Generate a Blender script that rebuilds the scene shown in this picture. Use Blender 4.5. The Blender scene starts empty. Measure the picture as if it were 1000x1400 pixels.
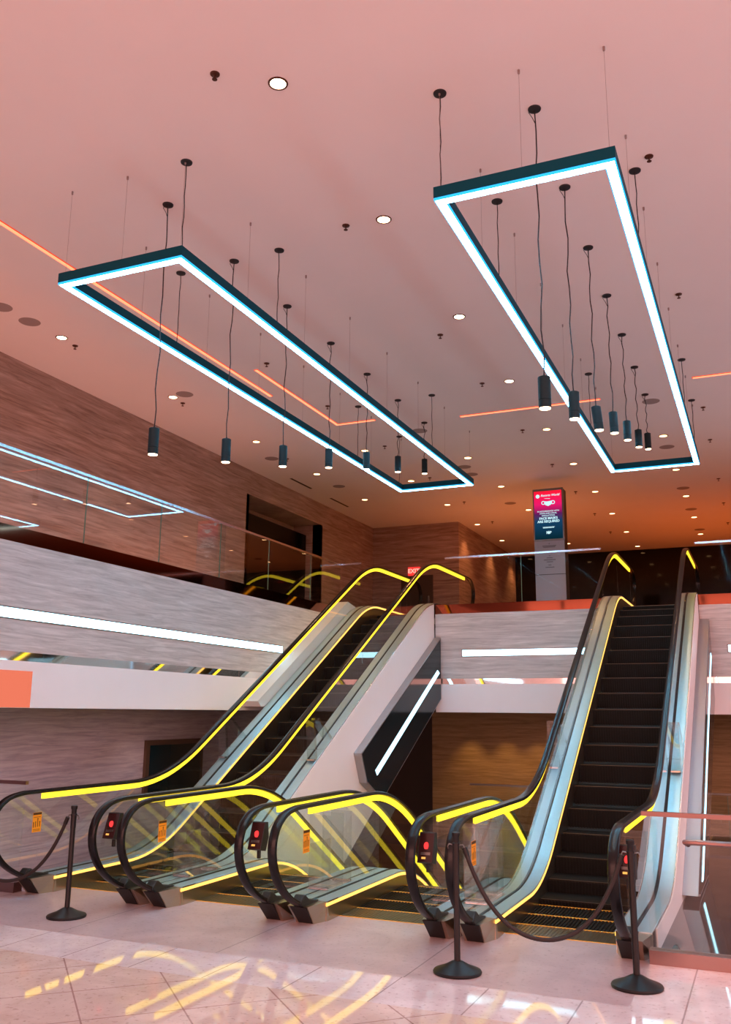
import bpy, math, random
from mathutils import Matrix, Vector
random.seed(7)
S = bpy.context.scene
COL = S.collection
PI = math.pi

# ------------------------------------------------------------------ materials
def lin(c):
    return tuple(((v / 12.92) if v <= .04045 else ((v + .055) / 1.055) ** 2.4) for v in c)

def new_mat(name):
    m = bpy.data.materials.new(name); m.use_nodes = True
    n = m.node_tree.nodes; n.clear()
    out = n.new('ShaderNodeOutputMaterial')
    return m, n, m.node_tree.links, out

def pbr(name, col, rough=.5, metal=0., spec=.5, coat=0., noise=0., nscale=40., bump=0., aniso=False):
    m, n, l, out = new_mat(name)
    b = n.new('ShaderNodeBsdfPrincipled')
    b.inputs['Base Color'].default_value = (*col, 1)
    b.inputs['Roughness'].default_value = rough
    b.inputs['Metallic'].default_value = metal
    b.inputs['Specular IOR Level'].default_value = spec
    b.inputs['Coat Weight'].default_value = coat
    if noise or bump:
        g = n.new('ShaderNodeNewGeometry'); t = n.new('ShaderNodeTexNoise')
        t.inputs['Scale'].default_value = nscale; t.inputs['Detail'].default_value = 4
        if aniso:
            mp = n.new('ShaderNodeMapping'); mp.inputs['Scale'].default_value = (1, .04, 1)
            l.new(g.outputs['Position'], mp.inputs['Vector']); l.new(mp.outputs[0], t.inputs['Vector'])
        else:
            l.new(g.outputs['Position'], t.inputs['Vector'])
        if noise:
            mr = n.new('ShaderNodeMapRange'); mr.inputs['To Min'].default_value = 1 - noise; mr.inputs['To Max'].default_value = 1 + noise
            l.new(t.outputs['Fac'], mr.inputs['Value'])
            vm = n.new('ShaderNodeVectorMath'); vm.operation = 'SCALE'; vm.inputs[0].default_value = col
            l.new(mr.outputs[0], vm.inputs['Scale']); l.new(vm.outputs[0], b.inputs['Base Color'])
        if bump:
            bp = n.new('ShaderNodeBump'); bp.inputs['Strength'].default_value = bump; bp.inputs['Distance'].default_value = .002
            l.new(t.outputs['Fac'], bp.inputs['Height']); l.new(bp.outputs[0], b.inputs['Normal'])
    l.new(b.outputs[0], out.inputs[0])
    return m

def emit(name, col, strength, base=(.02, .02, .02)):
    m, n, l, out = new_mat(name)
    e = n.new('ShaderNodeEmission'); e.inputs[0].default_value = (*col, 1); e.inputs[1].default_value = strength
    l.new(e.outputs[0], out.inputs[0])
    return m

def stone(name, dark, light, rough=.45, sx=.8, sz=13., spec=.4):
    """vein-cut stone: long wavering horizontal streaks"""
    m, n, l, out = new_mat(name)
    g = n.new('ShaderNodeNewGeometry')
    warp = n.new('ShaderNodeTexNoise'); warp.inputs['Scale'].default_value = .9; warp.inputs['Detail'].default_value = 3
    l.new(g.outputs['Position'], warp.inputs['Vector'])
    ws = n.new('ShaderNodeVectorMath'); ws.operation = 'SCALE'; ws.inputs['Scale'].default_value = .06
    l.new(warp.outputs['Color'], ws.inputs[0])
    ad = n.new('ShaderNodeVectorMath'); l.new(g.outputs['Position'], ad.inputs[0]); l.new(ws.outputs[0], ad.inputs[1])
    mp = n.new('ShaderNodeMapping'); mp.inputs['Scale'].default_value = (sx, sx, sz)
    l.new(ad.outputs[0], mp.inputs['Vector'])
    t1 = n.new('ShaderNodeTexNoise'); t1.inputs['Scale'].default_value = 1.6; t1.inputs['Detail'].default_value = 8; t1.inputs['Roughness'].default_value = .68; t1.inputs['Distortion'].default_value = .5
    l.new(mp.outputs[0], t1.inputs['Vector'])
    r = n.new('ShaderNodeValToRGB'); r.color_ramp.elements[0].position = .34; r.color_ramp.elements[1].position = .70
    r.color_ramp.elements[0].color = (*dark, 1); r.color_ramp.elements[1].color = (*light, 1)
    l.new(t1.outputs['Fac'], r.inputs[0])
    b = n.new('ShaderNodeBsdfPrincipled'); b.inputs['Roughness'].default_value = rough; b.inputs['Specular IOR Level'].default_value = spec
    l.new(r.outputs[0], b.inputs['Base Color'])
    l.new(b.outputs[0], out.inputs[0])
    return m

def floor_mat(name, a, bcol, joint, rough, tile, rot, off=(0, 0), tw=None, jw=.006):
    """stone tiles: cloudy colour, thin dark joints, polished or honed"""
    m, n, l, out = new_mat(name)
    g = n.new('ShaderNodeNewGeometry')
    mp = n.new('ShaderNodeMapping'); mp.inputs['Rotation'].default_value = (0, 0, rot); mp.inputs['Location'].default_value = (off[0], off[1], 0)
    l.new(g.outputs['Position'], mp.inputs['Vector'])
    br = n.new('ShaderNodeTexBrick'); br.offset = 0; br.inputs['Scale'].default_value = 1
    br.inputs['Brick Width'].default_value = tile; br.inputs['Row Height'].default_value = tw or tile
    br.inputs['Mortar Size'].default_value = jw; br.inputs['Mortar Smooth'].default_value = .1
    br.inputs['Color1'].default_value = (1, 1, 1, 1); br.inputs['Color2'].default_value = (.96, .96, .96, 1); br.inputs['Mortar'].default_value = (*joint, 1)
    l.new(mp.outputs[0], br.inputs['Vector'])
    t = n.new('ShaderNodeTexNoise'); t.inputs['Scale'].default_value = 2.2; t.inputs['Detail'].default_value = 9; t.inputs['Roughness'].default_value = .62; t.inputs['Distortion'].default_value = .8
    l.new(g.outputs['Position'], t.inputs['Vector'])
    r = n.new('ShaderNodeValToRGB'); r.color_ramp.elements[0].position = .35; r.color_ramp.elements[1].position = .65
    r.color_ramp.elements[0].color = (*a, 1); r.color_ramp.elements[1].color = (*bcol, 1)
    l.new(t.outputs['Fac'], r.inputs[0])
    sp = n.new('ShaderNodeTexNoise'); sp.inputs['Scale'].default_value = 26; sp.inputs['Detail'].default_value = 5
    l.new(g.outputs['Position'], sp.inputs['Vector'])
    sr = n.new('ShaderNodeValToRGB'); sr.color_ramp.elements[0].position = .30; sr.color_ramp.elements[1].position = .42
    sr.color_ramp.elements[0].color = (.72, .68, .66, 1); sr.color_ramp.elements[1].color = (1, 1, 1, 1)
    l.new(sp.outputs['Fac'], sr.inputs[0])
    mx = n.new('ShaderNodeMix'); mx.data_type = 'RGBA'; mx.blend_type = 'MULTIPLY'; mx.inputs[0].default_value = 1
    l.new(r.outputs[0], mx.inputs[6]); l.new(br.outputs['Color'], mx.inputs[7])
    m2 = n.new('ShaderNodeMix'); m2.data_type = 'RGBA'; m2.blend_type = 'MULTIPLY'; m2.inputs[0].default_value = 1
    l.new(mx.outputs[2], m2.inputs[6]); l.new(sr.outputs[0], m2.inputs[7])
    b = n.new('ShaderNodeBsdfPrincipled'); b.inputs['Roughness'].default_value = rough
    l.new(m2.outputs[2], b.inputs['Base Color']); l.new(b.outputs[0], out.inputs[0])
    return m

def glass(name, tint=(.93, .97, .95), refl=1.0, ior=1.5, boost=1.25):
    """clear sheet: Fresnel mirror over straight transmission (both faces of the slab are modelled)"""
    m, n, l, out = new_mat(name)
    fr = n.new('ShaderNodeFresnel'); fr.inputs['IOR'].default_value = ior
    tr = n.new('ShaderNodeBsdfTransparent'); tr.inputs[0].default_value = (*tint, 1)
    gl = n.new('ShaderNodeBsdfGlossy'); gl.inputs['Roughness'].default_value = 0.0; gl.inputs[0].default_value = (refl, refl, refl, 1)
    g = n.new('ShaderNodeNewGeometry')
    # looking from inside the slab the air-side Fresnel term still applies
    mx = n.new('ShaderNodeMixShader')
    mul = n.new('ShaderNodeMath'); mul.operation = 'MULTIPLY'
    inv = n.new('ShaderNodeMath'); inv.operation = 'SUBTRACT'; inv.inputs[0].default_value = 1
    l.new(g.outputs['Backfacing'], inv.inputs[1]); l.new(fr.outputs[0], mul.inputs[0]); l.new(inv.outputs[0], mul.inputs[1])
    m15 = n.new('ShaderNodeMath'); m15.operation = 'MULTIPLY'; m15.inputs[1].default_value = boost; m15.use_clamp = True
    l.new(mul.outputs[0], m15.inputs[0])
    l.new(m15.outputs[0], mx.inputs[0]); l.new(tr.outputs[0], mx.inputs[1]); l.new(gl.outputs[0], mx.inputs[2])
    l.new(mx.outputs[0], out.inputs[0])
    return m

M = {}
M['ceiling'] = pbr('ceiling_plaster', (.80, .76, .74), .75, noise=.03, nscale=1.2)
M['stone_up'] = stone('stone_upper', (.21, .13, .10), (.50, .36, .30))
M['stone_fascia'] = stone('stone_fascia', (.40, .37, .35), (.72, .68, .65), sz=14)
M['stone_low'] = stone('stone_lower', (.25, .23, .28), (.47, .44, .50), sz=14)
M['stone_brown'] = stone('stone_brown', (.20, .13, .05), (.38, .26, .12))
M['white'] = pbr('white_panel', (.84, .84, .84), .5, noise=.02, nscale=3)
M['panel_rim'] = pbr('panel_rim', (.42, .42, .43), .45, .8)
M['red_reflect_mirror'] = pbr('red_reflect_mirror', (.15, .045, .025), .06, 1.)  # mirror metal with its red reflection put into the base colour
M['mirror'] = pbr('mirror_trim', (.80, .80, .80), .04, 1.)
M['steel'] = pbr('brushed_steel', (.62, .62, .63), .24, 1., noise=.06, nscale=60, aniso=True)
M['steel_deck'] = pbr('deck_steel', (.50, .70, .79), .42, 1., noise=.05, nscale=50, aniso=True)  # blue base carries the cyan reflection of the light frames
M['steel_dark'] = pbr('dark_steel', (.22, .21, .20), .3, 1.)
M['skirt'] = pbr('skirt_steel', (.48, .42, .33), .28, 1., noise=.05, nscale=50, aniso=True)
M['rubber'] = pbr('handrail_rubber', (.006, .006, .007), .26, 0, .28, coat=.03)
M['black'] = pbr('black_plastic', (.008, .008, .008), .5)
M['gloss_black'] = pbr('gloss_black', (.003, .016, .022), .12, 0, .22)
M['screen_black'] = pbr('screen_black', (.003, .003, .003), .22, 0, .12)
M['black_floor'] = pbr('black_floor', (.008, .008, .009), .05, 0, .7)
M['step'] = pbr('step_metal', (.006, .0055, .005), .55, .0, .12, noise=.2, nscale=90)
M['comb'] = pbr('comb_plate', (.16, .14, .10), .35, .9, noise=.15, nscale=80)
M['yellow_line'] = pbr('yellow_line', (.75, .42, .05), .5)
M['housing'] = pbr('fixture_housing', (.0, .065, .10), .6, 0, .15)  # teal stands in for the diffuser's glow on the housing sides
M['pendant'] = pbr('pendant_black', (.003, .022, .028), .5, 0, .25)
M['cord'] = pbr('cord_black', (.012, .012, .014), .6)
M['wire'] = pbr('thin_wire', (.35, .28, .27), .4, .8)
M['bronze'] = pbr('bronze', (.10, .035, .02), .4, .6)
M['grille'] = pbr('speaker_grille', (.30, .25, .24), .7, noise=.2, nscale=400)
M['dark_wall'] = pbr('dark_glass_wall', (.004, .003, .002), .07, 0, .3)
M['dark_brown'] = pbr('dark_brown_wall', (.06, .035, .02), .5)
M['pink_metal'] = pbr('copper_rail', (.27, .17, .155), .3, 1.)
M['rail_metal'] = pbr('rail_cap', (.62, .62, .68), .25, 1.)
M['honed'] = floor_mat('honed_floor', (.44, .35, .37), (.54, .45, .46), (.45, .4, .4), .33, 1.605, 0, off=(.99, 0), tw=40)
M['strip'] = floor_mat('polished_strip', (.68, .60, .61), (.82, .77, .77), (.55, .5, .5), .035, .652, 0, off=(.0, 0), tw=40)
M['field'] = floor_mat('polished_field', (.64, .51, .44), (.78, .65, .58), (.6, .5, .5), .035, .64, PI / 4, off=(.0, .0))
M['low_floor'] = pbr('lower_floor', (.10, .085, .07), .12, 0, .6, noise=.1, nscale=2)
M['carpet'] = pbr('upper_floor', (.10, .05, .04), .5, noise=.2, nscale=8)
M['glass'] = glass('balustrade_glass', (.955, .985, .975))
M['glass_clear'] = glass('low_reflect_glass', (.97, .985, .98), boost=.05)
M['glass_edge'] = pbr('glass_edge', (.10, .22, .17), .15, 0, .5)
M['acrylic'] = glass('acrylic', (.88, .92, .92), boost=2.2)
M['orange_panel'] = emit('orange_panel', (.83, .19, .11), 1.0)
M['led_white'] = emit('led_cool', (.22, .70, 1.0), 34)
M['led_wall'] = emit('led_wall', (.48, .84, 1.0), 6.0)
M['led_panel'] = emit('led_panel', (.42, .82, 1.0), 4.0)
M['led_red'] = emit('led_red', (1.0, .17, .08), 3.2)
M['red_edge'] = emit('red_glow_edge', (1.0, .05, .015), 1.0)  # frame given its own red glow around the paler core
M['bloom_edge'] = emit('cyan_bloom_edge', (.03, .42, .9), 1.6)  # cyan rim painted as bloom around the white core
M['led_yellow'] = emit('led_yellow', (1.0, .70, .03), 2.1)
M['led_skirt'] = emit('led_skirt', (1.0, .47, .09), 2.4)
M['lens'] = emit('warm_lens', (1.0, .62, .36), 14.)
M['lens_far'] = emit('warm_lens_down', (1.0, .52, .22), 8.)
M['sticker'] = pbr('sticker_orange', (.90, .36, .01), .5)
M['sticker_dark'] = pbr('sticker_ink', (.06, .02, .0), .5)
M['red_lamp'] = emit('red_indicator', (1., .04, .04), 1.6)
M['amber_lamp'] = emit('amber_indicator', (1., .45, .1), 1.2)
M['box_face'] = pbr('indicator_face', (.030, .010, .010), .2, 0, .4)
M['rope'] = pbr('rope_velvet', (.014, .009, .008), .6, noise=.5, nscale=130, bump=.6)
M['post'] = pbr('post_black', (.010, .009, .009), .38, 0, .3)
M['totem'] = pbr('totem_face', (.27, .265, .30), .30, .1)
M['ink'] = pbr('totem_ink', (.04, .04, .05), .5)
M['text_white'] = emit('screen_white', (.62, .92, 1.), 1.0)
M['exit'] = emit('exit_red', (1., .05, .04), .9)
M['exit_text'] = emit('exit_text', (1., .45, .35), 1.2)

def screen_mat(z0, z1):
    m, n, l, out = new_mat('screen_gradient')
    g = n.new('ShaderNodeNewGeometry'); s = n.new('ShaderNodeSeparateXYZ'); l.new(g.outputs['Position'], s.inputs[0])
    mr = n.new('ShaderNodeMapRange'); mr.inputs['From Min'].default_value = z0; mr.inputs['From Max'].default_value = z1
    l.new(s.outputs[2], mr.inputs[0])
    r = n.new('ShaderNodeValToRGB'); cr = r.color_ramp
    cr.elements[0].position = 0; cr.elements[0].color = (.002, .02, .03, 1)
    cr.elements[1].position = 1; cr.elements[1].color = (1, .01, .03, 1)
    for p, c in ((.38, (.008, .05, .12, 1)), (.52, (.10, .012, .10, 1)), (.72, (.80, .01, .14, 1))):
        e = cr.elements.new(p); e.color = c
    l.new(mr.outputs[0], r.inputs[0])
    e = n.new('ShaderNodeEmission'); e.inputs[1].default_value = 1.0; l.new(r.outputs[0], e.inputs[0]); l.new(e.outputs[0], out.inputs[0])
    return m

# ------------------------------------------------------------------ mesh helpers
class MB:
    def __init__(s): s.v = []; s.f = []
    def box(s, x0, x1, y0, y1, z0, z1):
        b = len(s.v)
        s.v += [(x, y, z) for z in (z0, z1) for y in (y0, y1) for x in (x0, x1)]
        s.f += [tuple(b + i for i in q) for q in ((0, 2, 3, 1), (4, 5, 7, 6), (0, 1, 5, 4), (2, 6, 7, 3), (0, 4, 6, 2), (1, 3, 7, 5))]
        return s
    def prism(s, pts, a0, a1, axis='x'):
        """polygon (p,q) extruded along an axis; for x the polygon is (y,z), for y (x,z), for z (x,y)"""
        b = len(s.v); n = len(pts)
        mk = {'x': lambda a, p: (a, p[0], p[1]), 'y': lambda a, p: (p[0], a, p[1]), 'z': lambda a, p: (p[0], p[1], a)}[axis]
        s.v += [mk(a0, p) for p in pts] + [mk(a1, p) for p in pts]
        s.f += [tuple(b + i for i in range(n)), tuple(b + n + i for i in reversed(range(n)))]
        s.f += [(b + i, b + n + i, b + n + (i + 1) % n, b + (i + 1) % n) for i in range(n)]
        return s
    def lathe(s, prof, c, seg=24, phase=0.):
        b = len(s.v); n = len(prof)
        for k in range(seg):
            a = 2 * PI * k / seg + phase
            s.v += [(c[0] + r * math.cos(a), c[1] + r * math.sin(a), c[2] + z) for r, z in prof]
        for k in range(seg):
            k2 = (k + 1) % seg
            for i in range(n - 1):
                s.f.append((b + k * n + i, b + k2 * n + i, b + k2 * n + i + 1, b + k * n + i + 1))
        s.f.append(tuple(b + k * n for k in reversed(range(seg))))
        s.f.append(tuple(b + k * n + n - 1 for k in range(seg)))
        return s
    def tube(s, pts, r, seg=8):
        pts = [Vector(p) for p in pts]; b = len(s.v)
        for i, p in enumerate(pts):
            t = (pts[min(i + 1, len(pts) - 1)] - pts[max(i - 1, 0)]).normalized()
            u = t.cross(Vector((.13, 1, .07))).normalized() if abs(t.y) < .9 else t.cross(Vector((1, 0, 0))).normalized()
            w = t.cross(u)
            s.v += [tuple(p + r * (math.cos(2 * PI * k / seg) * u + math.sin(2 * PI * k / seg) * w)) for k in range(seg)]
        for i in range(len(pts) - 1):
            for k in range(seg):
                s.f.append((b + i * seg + k, b + i * seg + (k + 1) % seg, b + (i + 1) * seg + (k + 1) % seg, b + (i + 1) * seg + k))
        s.f.append(tuple(b + k for k in reversed(range(seg)))); s.f.append(tuple(b + (len(pts) - 1) * seg + k for k in range(seg)))
        return s
    def sweep(s, path, prof, xc):
        """closed profile (x,n) swept along a (y,z) path; n is the left normal of the path"""
        b = len(s.v); n = len(prof); m = len(path)
        for i, p in enumerate(path):
            a = path[max(i - 1, 0)]; c = path[min(i + 1, m - 1)]
            ty, tz = c[0] - a[0], c[1] - a[1]; L = math.hypot(ty, tz) or 1
            ny, nz = -tz / L, ty / L
            s.v += [(xc + x, p[0] + q * ny, p[1] + q * nz) for x, q in prof]
        for i in range(m - 1):
            for k in range(n):
                s.f.append((b + i * n + k, b + i * n + (k + 1) % n, b + (i + 1) * n + (k + 1) % n, b + (i + 1) * n + k))
        s.f.append(tuple(b + k for k in reversed(range(n)))); s.f.append(tuple(b + (m - 1) * n + k for k in range(n)))
        return s
    def build(s, name, mat, parent=None, smooth=False, bevel=0.):
        me = bpy.data.meshes.new(name)
        org = Vector(parent['_o']) if parent is not None and '_o' in parent else Vector((0, 0, 0))
        own = org
        if parent is None or '_o' not in (parent.keys() if parent else ()):
            xs = [v[0] for v in s.v]; ys = [v[1] for v in s.v]; zs = [v[2] for v in s.v]
            own = Vector(((min(xs) + max(xs)) / 2, (min(ys) + max(ys)) / 2, min(zs)))
        me.from_pydata([tuple(Vector(v) - own) for v in s.v], [], s.f); me.update()
        import bmesh
        bm = bmesh.new(); bm.from_mesh(me); bmesh.ops.recalc_face_normals(bm, faces=bm.faces); bm.to_mesh(me); bm.free()
        me.materials.append(mat)
        if smooth:
            for p in me.polygons: p.use_smooth = True
            me.set_sharp_from_angle(angle=math.radians(35))
        o = bpy.data.objects.new(name, me); COL.objects.link(o)
        if parent is None:
            o.location = own; o['_o'] = tuple(own)
        else:
            o.parent = parent; o['_o'] = tuple(org)
        if bevel:
            md = o.modifiers.new('bevel', 'BEVEL'); md.width = bevel; md.segments = 2; md.limit_method = 'ANGLE'
        return o

def thing(name, loc, label, cat, group=None):
    o = bpy.data.objects.new(name, None); COL.objects.link(o); o.location = loc; o['_o'] = tuple(loc); o.empty_display_size = .1
    o['label'] = label; o['category'] = cat
    if group: o['group'] = group
    return o

def tag(o, label, cat, group=None, kind=None):
    o['label'] = label; o['category'] = cat
    if group: o['group'] = group
    if kind: o['kind'] = kind
    return o

def struct(name, mb, mat, label, cat, parent=None, bevel=0.):
    o = mb.build(name, mat, parent, bevel=bevel)
    if parent is None:
        o['kind'] = 'structure'; o['label'] = label; o['category'] = cat
    return o

def box(*a): return MB().box(*a)

def spot(parent, loc, energy, col, size, blend=.6, rad=.03, rot=(0, 0, 0), name='lamp_glow'):
    d = bpy.data.lights.new(name, 'SPOT'); d.energy = energy; d.color = col; d.spot_size = size; d.spot_blend = blend; d.shadow_soft_size = rad
    o = bpy.data.objects.new(name, d); COL.objects.link(o)
    o.rotation_euler = rot
    if parent is not None:
        o.parent = parent; o.location = Vector(loc) - Vector(parent['_o'])
    else: o.location = loc
    return o

def text(body, size, x, y, z, mat, parent, shear=0., name='lettering', ext=.0015, bold=0.):
    cu = bpy.data.curves.new(name, 'FONT'); cu.body = body; cu.size = size; cu.align_x = 'CENTER'; cu.align_y = 'CENTER'
    cu.extrude = ext; cu.shear = shear; cu.offset = bold; cu.materials.append(mat)
    tmp = bpy.data.objects.new(name, cu); me = bpy.data.meshes.new_from_object(tmp); bpy.data.objects.remove(tmp)
    o = bpy.data.objects.new(name, me); COL.objects.link(o); o.rotation_euler = (PI / 2, 0, 0)
    o.parent = parent; o.location = Vector((x, y, z)) - Vector(parent['_o'])
    return o

# ------------------------------------------------------------------ the room
H_UP = 3.85; H_CE = 6.60; LOW = -3.85
XL = -7.75; XW = -9.15; YB = 16.70
struct('ceiling', box(XW - .2, 5.5, -5, 27.4, H_CE, H_CE + .3), M['ceiling'], 'pale plaster ceiling over the whole hall', 'ceiling')
struct('floor', box(-12, 6, -5, 6.08, -.3, 0), M['field'], 'polished peach stone floor in the foreground, tiles laid diagonally', 'floor')
struct('floor', box(-12, 6, 6.08, 6.72, -.3, 0), M['strip'], 'pale polished stone band crossing the floor', 'floor')
struct('floor', MB().box(-12, -1.0, 6.72, 7.98, -.3, 0).box(-7.34, -1.0, 7.98, 8.37, -.3, 0), M['honed'], 'dull pinkish grey stone floor before the escalators', 'floor')
struct('floor', box(-1.0, 6, 6.72, 8.02, -.3, 0), M['strip'], 'pale polished stone floor at right of the escalators', 'floor')
struct('floor', box(-.99, 5.5, 8.03, 16.6, -.12, -.02), M['black_floor'], 'glossy black floor behind the right glass barrier', 'floor')
struct('floor', box(-12, 6, 8, 24, LOW - .2, LOW), M['low_floor'], 'dark floor of the lower storey', 'floor')
# upper storey floor, notched for the two rising escalators
up = MB().box(XW, XL - .015, -5, YB + .015, 3.70, H_UP)
for a, b in ((XW, -7.41), (-5.79, -2.60), (-.98, 5.5)): up.box(a, b, YB + .015, 18.95, 3.70, H_UP)
up.box(XW, 5.5, 18.95, 27.2, 3.70, H_UP)
struct('floor', up, M['carpet'], 'dark upper storey floor and gallery', 'floor')

wl = MB().box(XW - .2, XW, -5, 15.2, H_UP, H_CE).box(XW - .2, XW, 18.4, 21.5, H_UP, H_CE).box(XW - .2, XW, 15.2, 18.4, 6.10, H_CE)
struct('wall_left', wl, M['stone_up'], 'reddish brown streaked stone wall along the upper gallery', 'wall')
struct('trim_1', MB().box(XW - .75, XW - .7, 15.1, 18.5, H_UP, 6.2).box(XW - .7, XW, 15.1, 15.2, H_UP, 6.1).box(XW - .7, XW, 18.4, 18.5, H_UP, 6.1).box(XW - .7, XW - .2, 15.2, 18.4, 6.10, 6.2).box(XW - .75, XW, 15.1, 18.5, 3.7, H_UP),
       M['stone_up'], 'stone lined recess in the upper gallery wall', 'recess')
o = box(XW - .40, XW - .34, 15.42, 18.34, 3.95, 5.86).build('wall_screen', M['screen_black'])
tag(o, 'large glossy black screen in the recess of the upper gallery wall', 'screen')
struct('wall_back', box(XW - .2, -6.82, 21.5, 21.7, H_UP, H_CE), M['stone_up'], 'brown stone end wall of the upper gallery with the exit sign', 'wall')
struct('wall_return', box(-7.02, -6.82, 21.7, 27.2, H_UP, H_CE), M['stone_up'], 'brown stone side wall washed by warm downlights', 'wall')
struct('wall_far', box(-7.02, 5.5, 27.2, 27.4, H_UP, H_CE - .0), M['dark_wall'], 'dark glossy wall at the far end of the upper storey', 'wall')
struct('wall_right', box(5.5, 5.7, 17, 27.4, H_UP, H_CE), M['dark_wall'], 'dark side wall of the upper storey, right of the picture', 'wall')
dw = MB().box(-8.35, -7.50, 21.46, 21.5, H_UP, 5.28)
d = struct('door_1', dw, M['dark_brown'], 'plain brown door below the exit sign', 'door')
box(-7.62, -7.58, 21.42, 21.46, 4.5, 4.75).build('handle', M['steel'], d)

# lower storey walls
struct('wall_left_lower', box(XW - .2, XW, -5, 22, LOW, 1.9), M['stone_low'], 'purplish grey streaked stone wall behind the left escalators', 'wall')
struct('wall_back_lower', box(-7.03, 5.5, 20, 20.2, LOW, 1.9), M['stone_brown'], 'warm brown stone wall under the upper storey', 'wall')
struct('wall_dark_lower', box(XW - .2, -7.03, 22, 22.2, LOW, 1.9), M['dark_brown'], 'dark wall beside the brown stone wall under the upper storey', 'wall')
struct('ceiling_lower', MB().box(XW, XL - .2, -2, YB, 1.9, 2.0).box(XW, 5.5, YB + .2, 22, 1.9, 2.0), M['dark_brown'], 'underside of the upper storey', 'ceiling')

# fascia (balcony front): stone, mirror strips, white band
def fascia(y0, y1, x0, x1, n, what):
    struct('wall_fascia', box(x0, x1, y0, y1, 2.52, 3.75), M['stone_fascia'], 'pale streaked stone balcony front ' + what, 'wall')
    struct('trim_mirror', box(x0, x1, y0, y1, 3.75, 3.93), M['red_reflect_mirror'], 'polished reflection-tinted metal edge on top of the balcony front ' + what, 'trim')
    struct('trim_mirror', box(x0, x1, y0, y1, 2.42, 2.52), M['mirror'], 'thin mirror strip under the balcony front ' + what, 'trim')
    struct('wall_band', box(x0, x1, y0, y1, 1.9, 2.42), M['white'], 'white band under the balcony front ' + what, 'wall')
fascia(-5, YB + .2, XL - .2, XL, 'L', 'along the left')
fascia(YB, YB + .2, XL, -7.41, 'B', 'left of the left rising escalator')
fascia(YB, YB + .2, -5.79, -2.60, 'B', 'between the two rising escalators')
fascia(YB, YB + .2, -.98, 5.5, 'B', 'right of the right rising escalator')

struct('trim_cover', MB().prism([(12.8, 2.04)] + [(12.8 + .42 * q, 2.05 + .2434 * q) for q in range(9)] + [(16.69, 3.9), (16.69, 1.96), (12.9, 1.96)], XL + .002, -7.408), M['white'], 'white sloping cover between the left balcony front and the left escalator', 'trim')
def wall_light(mb_frame, mb_led, label):
    f = mb_frame.build('wall_light', M['steel_dark']); tag(f, label, 'light', 'linear white lights set in the balcony front')
    mb_led.build('diffuser', M['led_wall'], f)
wall_light(box(XL, XL + .006, 2, 14.18, 2.875, 3.015), box(XL + .004, XL + .012, 2.02, 14.16, 2.89, 3.0), 'long white light strip set in the left balcony front')
wall_light(box(-5.27, -2.93, YB - .006, YB, 2.925, 3.065), box(-5.25, -2.95, YB - .012, YB - .004, 2.94, 3.05), 'white light strip on the balcony front between the two rising escalators')
wall_light(box(-.57, 5, YB - .006, YB, 2.925, 3.065), box(-.55, 4.9, YB - .012, YB - .004, 2.94, 3.05), 'white light strip at the right picture edge, beyond the right escalator')
tag(box(XL + .001, XL + .008, -4.9, 8.21, 1.905, 2.31).build('orange_panel', M['orange_panel']), 'glowing orange panel on the white band at the far left', 'panel')
# framed glass display on the lower wall
o = box(XW, XW + .05, 12.27, 13.88, .45, 1.42).build('display_window', M['dark_brown'])
tag(o, 'dark framed glossy black screen on the purplish lower wall', 'screen')
box(XW + .045, XW + .056, 12.36, 13.80, .5, 1.34).build('screen_glass', M['gloss_black'], o)

# ------------------------------------------------------------------ glass barriers
def barrier(p0, p1, z0, z1, cap, joints, label, base=None, capz=.035, group=None, gm='glass'):
    """glass wall between two plan points, split into panes, with a metal cap"""
    r = thing('glass_railing', ((p0[0] + p1[0]) / 2, (p0[1] + p1[1]) / 2, z0), label, 'railing', group)
    alongx = abs(p1[0] - p0[0]) > abs(p1[1] - p0[1])
    cuts = [(p0[0] if alongx else p0[1])] + joints + [(p1[0] if alongx else p1[1])]
    for a, b in zip(cuts, cuts[1:]):
        a2, b2 = a + .006, b - .006
        m = MB()
        if alongx: m.box(a2, b2, p0[1] - .007, p0[1] + .007, z0, z1 - capz)
        else: m.box(p0[0] - .007, p0[0] + .007, a2, b2, z0, z1 - capz)
        m.build('glass_pane', M[gm], r)
        if b != cuts[-1]:
            e = MB()
            if alongx: e.box(b - .004, b + .004, p0[1] - .007, p0[1] + .007, z0, z1 - capz)
            else: e.box(p0[0] - .007, p0[0] + .007, b - .004, b + .004, z0, z1 - capz)
            e.build('pane_joint', M['glass_edge'], r)
    c = MB()
    if alongx: c.box(cuts[0] - .01, cuts[-1] + .01, p0[1] - .022, p0[1] + .022, z1 - capz, z1)
    else: c.box(p0[0] - .022, p0[0] + .022, cuts[0], cuts[-1], z1 - capz, z1)
    c.build('top_rail', cap, r)
    if base:
        m = MB()
        if alongx: m.box(cuts[0] - .0, cuts[-1] + .0, p0[1] - base[0], p0[1] + base[0], z0 - base[1], z0)
        else: m.box(p0[0] - base[0], p0[0] + base[0], cuts[0], cuts[-1], z0 - base[1], z0)
        m.build('base_channel', base[2], r)
    return r
barrier((-7.95 + .07, -1), (-7.95 + .07, 16.78), 3.93, 4.87, M['rail_metal'], [.95, 2.6, 4.2, 5.8, 7.42, 9.05, 10.65, 12.25, 13.82, 15.45], 'glass railing with metal cap along the left gallery')
barrier((-7.84, 16.80), (-7.42, 16.80), 3.93, 4.87, M['rail_metal'], [], 'short glass railing left of the left rising escalator, upstairs', gm='glass_clear')
barrier((-5.60, 16.80), (-2.62, 16.80), 3.93, 4.87, M['rail_metal'], [-4.1], 'upstairs glass railing in front of the signboard pillar', gm='glass_clear')
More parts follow.
